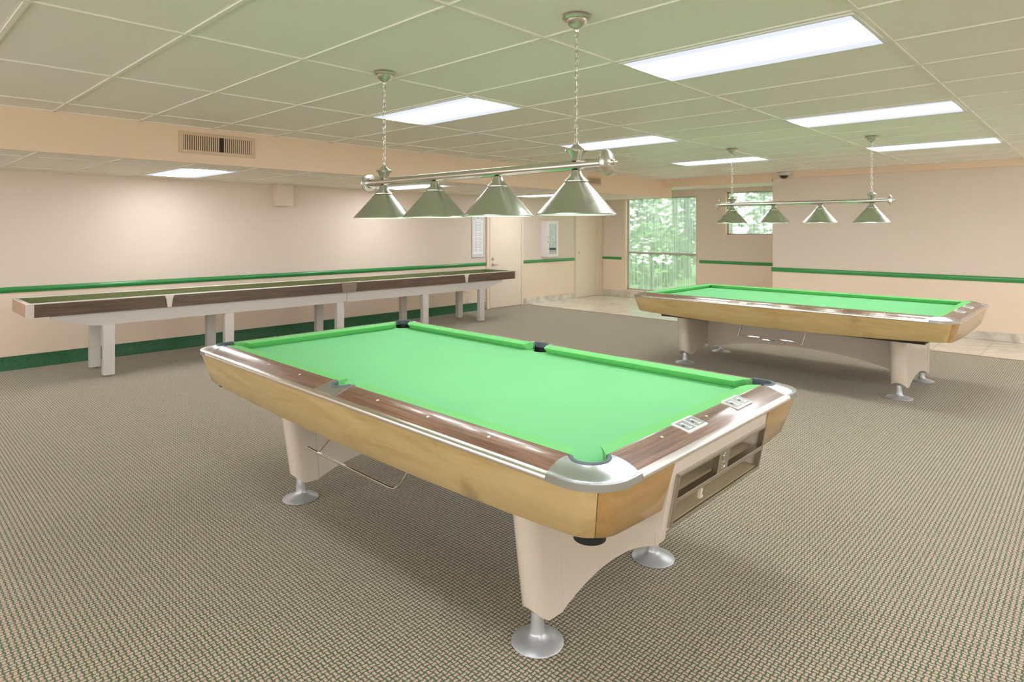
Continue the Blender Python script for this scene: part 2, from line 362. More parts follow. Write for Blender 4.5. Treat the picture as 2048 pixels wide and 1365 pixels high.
# walls beside and behind the camera; their unseen windows are added to brighten the room
def added_glazing(nm, axis, c, t0, a0, a1, spans, z0, z1):
    f = lambda u0, u1, w0, w1, za, zb2: (u0, u1, w0, w1, za, zb2) if axis == 'x' else (w0, w1, u0, u1, za, zb2)
    m = MB(); lo, hi = sorted((c, c+t0)); e_ = [a0]+[v for sp in spans for v in sp]+[a1]
    for k in range(0, len(e_), 2): m.box(*f(lo, hi, e_[k], e_[k+1], -.05, 2.6))
    for s0, s1 in spans: m.box(*f(lo, hi, s0, s1, -.05, z0)); m.box(*f(lo, hi, s0, s1, z1, 2.6))
    struct(m.build(nm, M['wall'], smooth=0))
    for s0, s1 in spans:
        global WN
        WN += 1; m = MB(); mid = (lo+hi)/2; n = max(1, round((s1-s0)/1.3))
        for k in range(n+1):
            u = s0+(s1-s0)*k/n; m.box(*f(mid-.03, mid+.03, max(s0, u-.03), min(s1, u+.03), z0, z1))
        m.box(*f(mid-.03, mid+.03, s0, s1, z0, z0+.05)); m.box(*f(mid-.03, mid+.03, s0, s1, z1-.05, z1))
        struct(m.build('window_%d' % WN, M['mull'], smooth=0))  # bars of the unseen windows, added for extra daylight
        pl = bpy.data.lights.new('daylight_portal', 'AREA'); pl.shape = 'RECTANGLE'; pl.size = s1-s0 if axis == 'y' else z1-z0; pl.size_y = z1-z0 if axis == 'y' else s1-s0
        pl.cycles.is_portal = True; po = bpy.data.objects.new('daylight_portal', pl); COL.objects.link(po)
        po.location = (mid, (s0+s1)/2, (z0+z1)/2) if axis == 'x' else ((s0+s1)/2, mid, (z0+z1)/2)
        po.rotation_euler = (0, -PI/2, 0) if axis == 'x' else (PI/2, 0, 0)
WN = 2
added_glazing('wall_rear', 'x', X0, -.12, Y0, YL, [(-3.0, 1.6), (2.2, 7.4)], .85, 2.35)
added_glazing('wall_near', 'y', Y0, -.12, X0-.12, XF, [(-2.2, .6), (4.6, 10.2)], .85, 2.35)
# far wall with the tall window and the small window cut out
w = MB(); T = .15
TW = (5.995, 7.70, .15, 2.19); SW = (4.10, 5.40, 1.375, 2.24)
w.box(XF, XF+T, TW[1], YL, -.05, 2.6); w.box(XF, XF+T, SW[1], TW[0], -.05, 2.6)
w.box(XF, XF+T, TW[0], TW[1], -.05, TW[2]); w.box(XF, XF+T, TW[0], TW[1], TW[3], 2.6)
w.box(XF, XF+T, SW[0], SW[1], -.05, SW[2]); w.box(XF, XF+T, SW[0], SW[1], SW[3], 2.6); w.box(XF, XF+T, 3.92, SW[0], -.05, 2.6)
struct(w.build('wall_far', M['wall'], smooth=0))
# ceilings
struct(bx('ceiling', X0, XR+.02, Y0, YS, H1+.006, H1+.1, M['ceil']))
struct(bx('ceiling_low', X0, 10.9, YS+.03, YL, LOWZ+.004, LOWZ+.06, M['ceil']))
struct(bx('ceiling_recess', XR-.02, XF, 4.04, YL, 2.305, 2.40, M['ceil']))
s_ = MB(); s_.box(X0, 10.9, YS, YS+.03, LOWZ-.004, H1+.01); s_.box(10.87, 10.9, YS+.03, YL, LOWZ-.004, 2.305)
struct(s_.build('trim_2', M['soffit'], smooth=0))                                     # face of the dropped ceiling
struct(bx('trim_3', XR-.06, XR+.0, Y0, 6.087, 2.345, H1+.006, M['soffit']))           # beam under the ceiling edge
struct(bx('trim_4', XR-.06, XR+.10, 4.04, 6.087, 2.295, 2.345, M['soffit']))
struct(bx('trim_5', 3.985, 4.21, YL-.15, YL, 1.81, LOWZ, M['wall']))                # boxed-in block under the low ceiling
g = MB(); e = .010; FIX = []
for j in range(-5, 4):
    y = OY+j*TY
    if Y0 < y < YS: g.box(X0, XR-.06, y-e, y+e, H1-.002, H1+.006)
for i in range(-8, 15):
    x = OX+i*TX
    if X0 < x < XR-.06: g.box(x-e, x+e, Y0, YS, H1-.001, H1+.006)
g.box(X0, XR-.06, YS-.02, YS, H1-.001, H1+.006)
struct(g.build('trim_6', M['tbar'], smooth=0))
g = MB(); LX = 2.22
for k in range(-8, 15):
    x = LX+k*.605
    if X0 < x < 10.87: g.box(x-e, x+e, YS+.03, YL, LOWZ-.003, LOWZ+.004)
for y in (6.64, 7.87): g.box(X0, 10.87, y-e, y+e, LOWZ-.002, LOWZ+.004)
struct(g.build('trim_7', M['tbar'], smooth=0))
# chair rails (rounded moulding) and skirtings
def rail_prof(z0, z1, d):
    h = z1-z0
    return [(0, z0), (d*.5, z0), (d*.75, z0+h*.18), (d, z0+h*.42), (d, z0+h*.68), (d*.7, z0+h*.9), (d*.35, z1), (0, z1)]
def rail_left(x0, x1, nm, mat, z0=.815, z1=.875, d=.022):
    m = MB(); m.prism(rail_prof(z0, z1, d), lambda p, dd: Vector((dd, YL-p[0], p[1])), None, x0, x1); return struct(m.build(nm, mat))
rail_left(X0, 8.085, 'trim_8', M['chair_rail']); rail_left(9.10, 10.75, 'trim_9', M['chair_rail'])
def rail_x(xw, y0, y1, nm, mat, z0=.815, z1=.875, d=.022):
    m = MB(); m.prism(rail_prof(z0, z1, d), lambda p, dd: Vector((xw-p[0], dd, p[1])), None, y0, y1); return struct(m.build(nm, mat))
rail_x(XR, Y0, 4.055, 'trim_10', M['chair_rail'], .795, .865)
rail_x(XF, 7.80, 8.32, 'trim_11', M['chair_rail'], .82, .875); rail_x(XF, 4.06, 5.93, 'trim_12', M['chair_rail'], .815, .875)
m = MB(); m.prism([(0, 0), (.02, 0), (.009, .02), (.007, .14), (0, .145)], lambda p, dd: Vector((dd, YL-p[0], p[1])), None, X0, 8.07); struct(m.build('baseboard_left', M['cove_base']))
struct(bx('baseboard_left_marble', 9.11, 10.78, YL-.012, YL, 0, .115, M['marble_base']))
struct(bx('baseboard_right', XR-.012, XR, Y0, 4.052, 0, .115, M['marble_base']))
struct(bx('baseboard_far', XF-.012, XF, 4.05, YL-.02, 0, .13, M['marble_base']))

# doors
d1 = struct(bx('door_1', 8.165, 9.03, YL-.03, YL+.02, .012, 2.06, M['door'], bev=.002))
fr = MB(); fr.box(8.09, 8.155, YL-.035, YL, 0, 2.065); fr.box(9.035, 9.09, YL-.035, YL, 0, 2.065); fr.box(8.09, 9.09, YL-.035, YL, 2.065, 2.1)
fr.build('door_frame', M['casing'], d1, bevel=.003)
hm = MB(); RX = Matrix.Translation((8.235, YL-.03, .825)) @ Matrix.Rotation(PI/2, 4, 'X')
hm.lathe([(0, 0), (.027, 0), (.027, .008), (.012, .014), (.011, .045), (0, .045)], 20, RX); hm.tube([(8.235, YL-.07, .825), (8.26, YL-.072, .826), (8.34, YL-.07, .822), (8.35, YL-.065, .82)], .008)
hm.build('lever_handle', M['steel'], d1)
MB().lathe([(0, 0), (.03, 0), (.028, .012), (.012, .016), (.012, .02), (0, .02)], 20, Matrix.Translation((8.24, YL-.03, .935)) @ Matrix.Rotation(PI/2, 4, 'X')).build('lock', M['steel'], d1)
for z in (1.12, .30): MB().box(9.018, 9.04, YL-.042, YL-.028, z-.06, z+.06, .003).build('hinge', M['casing'], d1)
d2 = struct(bx('door_2', 10.845, 11.56, YL-.02, YL+.02, .012, 2.06, M['door'], bev=.002))
fr = MB(); fr.box(10.775, 10.835, YL-.035, YL, 0, 2.07); fr.box(11.565, 11.74, YL-.05, YL, 0, 2.28); fr.box(10.775, 11.565, YL-.035, YL, 2.07, 2.10)
fr.build('door_frame', M['casing'], d2, bevel=.003)
MB().lathe([(0, 0), (.022, 0), (.02, .01), (0, .012)], 20, Matrix.Translation((10.90, YL-.02, .98)) @ Matrix.Rotation(PI/2, 4, 'X')).build('lock', M['steel'], d2)

# windows
def window(nm, W_, mull):
    y0, y1, z0, z1 = W_
    f = MB()
    for a in ((y0-.0, y0+.045, z0, z1), (y1-.045, y1, z0, z1), (y0, y1, z0, z0+.04), (y0, y1, z1-.035, z1)): f.box(XF+.07, XF+.12, *a)
    o = struct(f.build(nm, M['mull'], smooth=0))
    r = MB()
    r.box(XF-.006, XF+.07, y0, y0+.016, z0, z1); r.box(XF-.006, XF+.07, y1-.016, y1, z0, z1); r.box(XF-.012, XF+.07, y0, y1, z0, z0+.016); r.box(XF-.006, XF+.07, y0, y1, z1-.012, z1)
    r.box(XF-.012, XF-.0, y1, y1+.03, z0-.03, z1+.02)
    r.build('window_reveal', M['reveal'], o, smooth=0)
    zs = [z0+.04]+([mull] if mull else [])+[z1-.035]
    if mull: MB().box(XF+.065, XF+.12, y0+.045, y1-.045, mull-.02, mull+.02).build('mullion', M['mull'], o)
    for a, b_ in zip(zs, zs[1:]):
        b = bmesh.new(); vs = [b.verts.new(p) for p in ((XF+.095, y0+.045, a), (XF+.095, y1-.045, a), (XF+.095, y1-.045, b_), (XF+.095, y0+.045, b_))]; b.faces.new(vs)
        q = MB(); q.merge(b); q.build('window_pane', M['glass'], o, smooth=0)
window('window_1', TW, .98); window('window_2', SW, None)

# the garden outside
struct(bx('ground_outside', XF+.2, XF+16, -6, 22, -.35, -.3, M['lawn']))
def shrub(x, y, r, h, label, mat, n=1500, trunk=True):
    t = thing('garden_shrub', label, 'shrub', (x, y, -.3), 0, 'shrubs beyond the windows')
    m = MB(); b = bmesh.new(); rnd = random.Random(int(x*97+y*31))
    for k in range(n):
        th = rnd.uniform(0, 2*PI); ph = math.acos(rnd.uniform(-1, 1)); q = rnd.uniform(.45, 1)**.5
        c = Vector((r*q*math.sin(ph)*math.cos(th), r*q*math.sin(ph)*math.sin(th), h*.55+h*.48*q*math.cos(ph)))
        R = Matrix.Rotation(rnd.uniform(0, 6.28), 3, 'Z') @ Matrix.Rotation(rnd.uniform(-1.2, 1.2), 3, 'X'); s = rnd.uniform(.06, .14)
        vs = [b.verts.new(c+R @ Vector(p)*s) for p in ((-1, 0, 0), (-.3, .5, .1), (1, 0, 0), (-.3, -.5, .1))]; b.faces.new(vs)
    m.merge(b); m.build('foliage', mat, t, smooth=0)
    MB().tube([(0, 0, 0), (.03, .02, h*.3), (0, .05, h*.65)], .05*max(1, h/2)).build('stem', M['bark'], t)
shrub(XF+3.2, 9.1, 1.2, 1.9, 'pale green shrub showing low behind the left of the tall window', M['leaf'])
shrub(XF+3.6, 6.6, 1.1, 1.6, 'bright green shrub low behind the right of the tall window', M['leaf'])
shrub(XF+5.5, 12.2, 1.5, 3.8, 'dark tall shrub behind the left edge of the tall window', M['leaf2'], 1800)
shrub(XF+6.0, 8.2, 1.7, 4.2, 'dark green leafy tree high behind the tall window', M['leaf2'], 2200)
shrub(XF+10.0, 8.1, 1.4, 4.4, 'light green tree showing through the small high window', M['leaf'], 1800)
shrub(XF+13.5, 14.5, 2.4, 6.4, 'hazy green tree furthest behind the tall window', M['leaf'], 3200)
shrub(XF+9.0, 11.3, 1.7, 5.0, 'light green tree in the middle of the tall window view', M['leaf'], 3400)

# ------------------------------------------------------------------ ceiling lights
def light(x0, x1, y0, y1, z, label):
    t = thing('ceiling_light', label, 'ceiling light', ((x0+x1)/2, (y0+y1)/2, z), 0, 'recessed fluorescent ceiling lights')
    hx, hy = (x1-x0)/2-.013, (y1-y0)/2-.013
    f = MB(); q = .016
    f.box(-hx, -hx+q, -hy, hy, -.007, .003); f.box(hx-q, hx, -hy, hy, -.007, .003); f.box(-hx+q, hx-q, -hy, -hy+q, -.007, .003); f.box(-hx+q, hx-q, hy-q, hy, -.007, .003)
    f.build('frame', M['frame_l'], t, smooth=0)
    MB().box(-hx+q, hx-q, -hy+q, hy-q, -.004, .002).build('diffuser', M['lens'], t, smooth=0)
def main_light(i, j, label): light(OX+i*TX, OX+(i+1)*TX, OY+j*TY, OY+(j+1)*TY, H1-.001, label)
main_light(2, -1, 'large glowing fluorescent ceiling panel at the top right, nearest the camera')
main_light(2, 1, 'glowing ceiling panel behind the left chain of the near billiard lamp')
main_light(6, -1, 'glowing ceiling panel second from the front in the right-hand row')
main_light(6, 1, 'glowing ceiling panel behind the right end of the near lamp bar')
main_light(10, -1, 'glowing ceiling panel furthest back on the right, above the right wall')
main_light(10, 1, 'glowing ceiling panel furthest back, behind the left chain of the far lamp')
for i, j in ((-2, -1), (-2, -3), (2, -3), (6, -3), (10, -3)): main_light(i, j, 'unseen fluorescent ceiling panel added for light beside the camera')  # out-of-view panels added to raise the light level
for x, lb in ((2.22, 'glowing panel in the dropped ceiling at the left, beside the air vent'), (5.24, 'glowing panel in the dropped ceiling behind the left end of the near lamp bar'), (8.26, 'glowing panel in the dropped ceiling seen between the near lamp shades')):
    light(x, x+.605, 6.65, 7.86, LOWZ-.001, lb)
light(-.8, -.195, 6.65, 7.86, LOWZ-.001, 'unseen fluorescent panel added for light in the dropped ceiling, off to the left')  # one more unseen panel, added to light the left side

# ------------------------------------------------------------------ wall things
def vent(cx, w_, z0, z1, label, slats):
    t = thing('air_vent', label, 'air vent', (cx, YS, (z0+z1)/2), 0)
    hx = w_/2; hz = (z1-z0)/2; b = .038
    f = MB(); f.box(-hx, hx, -.012, 0, hz-b*.8, hz); f.box(-hx, hx, -.012, 0, -hz, -hz+b*.8); f.box(-hx, -hx+b, -.012, 0, -hz+b*.8, hz-b*.8); f.box(hx-b, hx, -.012, 0, -hz+b*.8, hz-b*.8)
    f.build('frame', M['vent'], t, bevel=.002)
    MB().box(-hx+b, hx-b, -.003, 0, -hz+b*.8, hz-b*.8).build('duct_opening', M['hole'], t, smooth=0)
    n = slats; s = MB()
    for k in range(n):
        x = -hx+b+(w_-2*b)*(k+.5)/n
        if n > 20 and abs(k-n*.54) < 1: continue
        MB().box(x-.0055, x+.0055, -.010, -.003, -hz+b*.8, hz-b*.8).build('louvre', M['vent'], t, smooth=0)
vent(2.37, .70, 2.187, 2.384, 'tan louvred air vent on the soffit at the left', 33)
vent(8.37, .38, 2.215, 2.362, 'small tan air vent on the soffit behind the near lamp', 12)

t = thing('rules_board', 'tall narrow white notice sheet with rows of small print beside the door', 'notice', (7.875, YL, 1.34))
MB().box(-.15, .148, -.010, 0, -.375, .40, .002).build('backing_board', M['steel'], t)
MB().box(-.138, .136, -.0115, -.009, -.362, .39).build('sheet', M['paper'], t)
rnd = random.Random(3)
def mark(a0, a1, b0, b1): MB().box(a0, a1, -.0122, -.0112, b0, b1).build('printed_mark', M['print'], t, smooth=0)
for k in range(18):
    z = .27-k*.0295-(.018 if k > 8 else 0)
    mark(-.13, -.085, z-.006, z-.002); mark(-.07, -.02, z, z+.008); mark(-.005, .006, z, z+.008); mark(.03, .03+rnd.uniform(.03, .05), z-.002, z+.007); mark(.088, .125, z-.006, z-.002)
for k in range(5): mark(-.12, .12-.03*(k % 2), -.31-k*.009, -.307-k*.009)
mark(-.04, .05, .348, .362)
for x, mm in ((-.085, 'print'), (.09, 'print')):
    MB().lathe([(.016, 0), (.024, .001), (.016, .002)], 16, Matrix.Translation((x, -.0112, .34)) @ Matrix.Rotation(PI/2, 4, 'X')).build('round_emblem', M[mm], t)
t = thing('wall_outlet', 'small pale outlet plate low on the wall behind the shuffleboard legs', 'outlet', (7.665, YL, .21))
MB().box(-.036, .036, -.007, 0, -.058, .058, .003).build('cover_plate', M['plate'], t)
MB().box(-.016, .016, -.009, -.006, -.04, -.008, .002).box(-.016, .016, -.009, -.006, .008, .04, .002).build('socket', M['paper'], t)
t = thing('wall_cabinet', 'white framed glass-front cabinet hung on the wall between the two doors', 'cabinet', (9.83, YL, 1.295))
MB().box(-.175, .175, -.15, 0, -.36, .36, .004).build('case', M['cab_white'], t)
f = MB(); f.box(-.18, -.115, -.168, -.15, -.365, .365); f.box(.115, .18, -.168, -.15, -.365, .365); f.box(-.115, .115, -.168, -.15, .30, .365); f.box(-.115, .115, -.168, -.15, -.365, -.31)
dr = f.build('door', M['cab_white'], t, bevel=.002)
MB().box(-.115, .115, -.158, -.152, -.31, .30).build('glass', M['cab_glass'], dr, smooth=0)
MB().box(-.11, .11, -.162, -.156, -.225, -.185).build('dark_strip', M['ink'], dr, smooth=0)
for z in (.04, -.06): MB().lathe([(0, 0), (.012, 0), (.010, .012), (0, .014)], 14, Matrix.Translation((-.15, -.168, z)) @ Matrix.Rotation(PI/2, 4, 'X')).build('lock', M['steel'], dr)
t = thing('security_camera', 'small dome security camera under the ceiling edge above the right wall', 'camera', (10.44, 3.80, H1-.0015))
MB().lathe([(0, 0), (.10, 0), (.105, -.012), (.09, -.035), (.07, -.045)], 32).build('housing', M['sb_white'], t)
MB().lathe([(.068, -.042), (.066, -.06), (.05, -.085), (.025, -.10), (0, -.104)], 32).build('dome', M['smoke'], t)
MB().lathe([(.072, -.04), (.078, -.046), (.072, -.052), (.066, -.046)], 32).build('ring', M['steel'], t)

# ------------------------------------------------------------------ shuffleboard table
def shuffleboard():
    xa, xb, y0, y1, z0, z1 = 1.10, 7.76, 7.24, 8.02, .657, .787
    cx = (xa+xb)/2
    t = thing('shuffleboard_table', 'long shuffleboard table with walnut sides and white legs along the left wall', 'shuffleboard table', (cx, (y0+y1)/2, 0))
    ox, oy = cx, (y0+y1)/2
    a, b_, c, d = xa-ox, xb-ox, y0-oy, y1-oy
    MB().box(a+.05, b_-.055, c, c+.022, z0, z1-.008).build('front_panel', M['sb_wood'], t, smooth=0)
    MB().box(a+.05, b_-.055, d-.022, d, z0, z1-.008).build('back_panel', M['sb_wood'], t, smooth=0)
    for e0, e1 in ((a, a+.02), (b_-.02, b_)): MB().box(e0, e1, c+.03, d-.03, z0, z1-.006).build('end_panel', M['sb_end'], t, smooth=0)
    for X_, s in ((a, 1), (b_, -1)):
        for Y_, q in ((c, 1), (d, -1)):
            ln = .055 if s > 0 else .062
            Lp = [(-.004, -.004), (ln, -.004), (ln, .006), (.006, .006), (.006, .030), (-.004, .030)]
            MB().prism([(X_+s*u, Y_+q*v) for u, v in Lp], XY, None, z0-.003, z1-.0085).build('corner_bracket', M['sb_clip'], t, smooth=0)
    for zz in (.69, .715, .75): MB().lathe([(0, 0), (.004, 0), (0, .002)], 8, Matrix.Translation((a+.03, c-.004, zz)) @ Matrix.Rotation(PI/2, 4, 'X')).build('screw', M['steel'], t)
    for yy0, yy1 in ((c-.003, c+.034), (d-.034, d+.003)): MB().box(a+.0, b_, yy0, yy1, z1-.008, z1+.004, .003).build('edge_trim', M['sb_trim'], t)
    for xx0, xx1 in ((a-.002, a+.034), (b_-.034, b_+.002)): MB().box(xx0, xx1, c+.034, d-.034, z1-.008, z1+.003, .003).build('end_trim', M['sb_trim'], t)
    lin = MB(); lin.box(a+.02, b_-.02, c+.022, c+.03, z0+.01, z1-.008); lin.box(a+.02, b_-.02, d-.03, d-.022, z0+.01, z1-.008); lin.box(a+.02, a+.028, c+.03, d-.03, z0+.01, z1-.008); lin.box(b_-.028, b_-.02, c+.03, d-.03, z0+.01, z1-.008)
    lin.box(a+.02, b_-.02, c+.022, d-.022, z0, z0+.012)
    lin.build('gutter_lining', M['moss'], t, smooth=0)
    MB().box(a+.25, b_-.25, -.25, .25, z0+.02, z0+.075, .004).build('playing_board', M['board'], t)
    for x in (2.316, 6.592):
        MB().prism([(-.045, z1-.008), (.045, z1-.008), (.028, .735), (.03, .73), (.018, z0), (-.018, z0), (-.03, .73), (-.028, .735)], XZ, None, c-.012, c).build('side_bracket', M['sb_clip'], t, smooth=0).location.x = x-ox
    o = MB().prism([(-.12, z1+.002), (.12, z1+.002), (.10, z0-.002), (-.10, z0-.002)], XZ, None, c-.010, c).build('joint_plate', M['sb_joint'], t, smooth=0); o.location.x = 4.50-ox
    # beams, tapered towards both ends, in two halves
    for yy in (c+.03, d-.19):
        for x0_, x1_, s in ((1.29, 4.485, 1), (4.49, 7.44, -1)):
            if s > 0: P = [(x0_-ox, z0-.004), (x0_-ox, .622), (1.60-ox, .535), (1.66-ox, .527), (x1_-ox, .527), (x1_-ox, z0-.004)]
            else: P = [(x0_-ox, z0-.004), (x0_-ox, .527), (7.02-ox, .527), (7.08-ox, .535), (x1_-ox, .622), (x1_-ox, z0-.004)]
            MB().prism(P, XZ, None, yy, yy+.05).build('side_beam', M['sb_white'], t, smooth=0, bevel=.002)
    for x in (1.765, 2.955, 4.385, 5.80, 6.95):
        MB().box(x-ox-.03, x-ox+.03, c+.081, d-.191, .54, .60).build('cross_beam', M['sb_white'], t, smooth=0)
        for yy in (c+.01, d-.245):
            lg = MB(); lg.box(x-ox-.05, x-ox+.05, yy, yy+.072, .022, .5275, .004)
            l_ = lg.build('leg', M['sb_white'], t)
            MB().lathe([(0, 0), (.021, 0), (.021, .006), (.008, .012), (.006, .03), (0, .03)], 20, Matrix.Translation((x-ox, yy+.036, 0))).build('leveller', M['steel'], l_)
            if yy < 0:
                for q in (-.022, .022): MB().lathe([(0, 0), (.005, 0), (0, .003)], 8, Matrix.Translation((x-ox+q, c+.03, .56)) @ Matrix.Rotation(PI/2, 4, 'X')).build('screw', M['steel'], t)
shuffleboard()

# ------------------------------------------------------------------ billiard lamps
def lamp(x, y0, z0, label):
    """bar along y; y0 = centre"""
    t = thing('billiard_lamp', label, 'hanging lamp', (x, y0, z0), 0, 'four-shade billiard lamps')
    RY = lambda y, s: Matrix.Translation((0, y, 0)) @ Matrix.Rotation(-s*PI/2, 4, 'X')
    MB().lathe([(.0225, -.875), (.0225, .875)], 28, Matrix.Rotation(PI/2, 4, 'X'), cap=True).build('bar', M['nickel'], t)
    for s in (-1, 1):
        MB().lathe([(0, -.012), (.026, -.012), (.031, 0), (.052, .004), (.056, .010), (.050, .018), (.034, .028), (.014, .034), (.012, .040), (.006, .045), (.008, .051), (.0045, .06), (0, .062)], 32, RY(.872*s, s)).build('end_finial', M['nickel'], t)
        hy = .72*s
        MB().lathe([(.020, .018), (.024, .030), (.030, .036), (.037, .052), (.050, .062), (.048, .068), (.030, .074), (.022, .082), (.012, .090), (.010, .098), (0, .10)], 32, Matrix.Translation((0, hy, 0))).build('hanger_cup', M['nickel'], t)
        top = H1-z0
        MB().lathe([(0, -.072), (.008, -.070), (.010, -.060), (.013, -.054), (.022, -.048), (.036, -.038), (.044, -.026), (.047, -.018), (.058, -.016), (.062, -.012), (.062, -.006), (.060, -.002), (0, -.002)], 36, Matrix.Translation((0, hy, top))).build('ceiling_canopy', M['nickel'], t)
        ch = MB(); zz = .108; k = 0; a_, b_ = .0096, .0195
        zt = top-.075; nl = int((zt-zz)/.0305); st = (zt-zz)/nl
        for k in range(nl+1):
            c = zz+k*st; P = []
            for q in range(14):
                an = 2*PI*q/14; u = a_*math.cos(an); v = b_*math.sin(an)
                P.append((u if k % 2 else 0, hy+(0 if k % 2 else u), c+v))
            ch.tube(P, .0018, 6, closed=True)
        ch.build('chain', M['nickel'], t)
        cd = [(0, hy, .1)]; rnd = random.Random(5 if s > 0 else 9); amp = .02 if s > 0 else .004
        for k in range(1, 30):
            f = k/30; w_ = amp*math.sin(f*PI)*(1.6 if f < .35 else .35)
            cd.append((w_*math.sin(k*1.3)*.8, hy+w_*math.cos(k*1.1), .1+(zt-.1)*f))
        cd.append((0, hy, zt)); MB().tube(cd, .0013 if s < 0 else .0022, 6).build('power_cord', M['sb_trim'], t)
    for k in range(4):
        y = -.72+k*.482
        sh = MB(); sh.lathe([(.020, -.022), (.024, -.034), (.030, -.048), (.050, -.066), (.0535, -.070), (.0535, -.073), (.050, -.074), (.172, -.212), (.1745, -.213), (.1755, -.216), (.1735, -.218)], 64, Matrix.Translation((0, y, 0)))
        s_ = sh.build('lamp_shade', M['shade'], t, smooth=25)
        MB().lathe([(.172, -.2175), (.1705, -.2135), (.049, -.0765), (.028, -.05), (0, -.045)], 48, Matrix.Translation((0, y, 0))).build('white_lining', M['shade_in'], s_)
        MB().lathe([(0, -.19), (.02, -.185), (.03, -.165), (.028, -.145), (.016, -.12), (.014, -.09), (.014, -.048)], 20, Matrix.Translation((0, y, 0))).build('bulb', BULB, s_)
BULB = emit('warm_bulb', (1, .97, .9), 16.0)
lamp(2.175, 2.398, 1.777, 'brushed metal four-shade billiard lamp hanging over the near pocketed table')
lamp(7.0, 2.411, 1.785, 'brushed metal four-shade billiard lamp hanging over the far pocketless table')

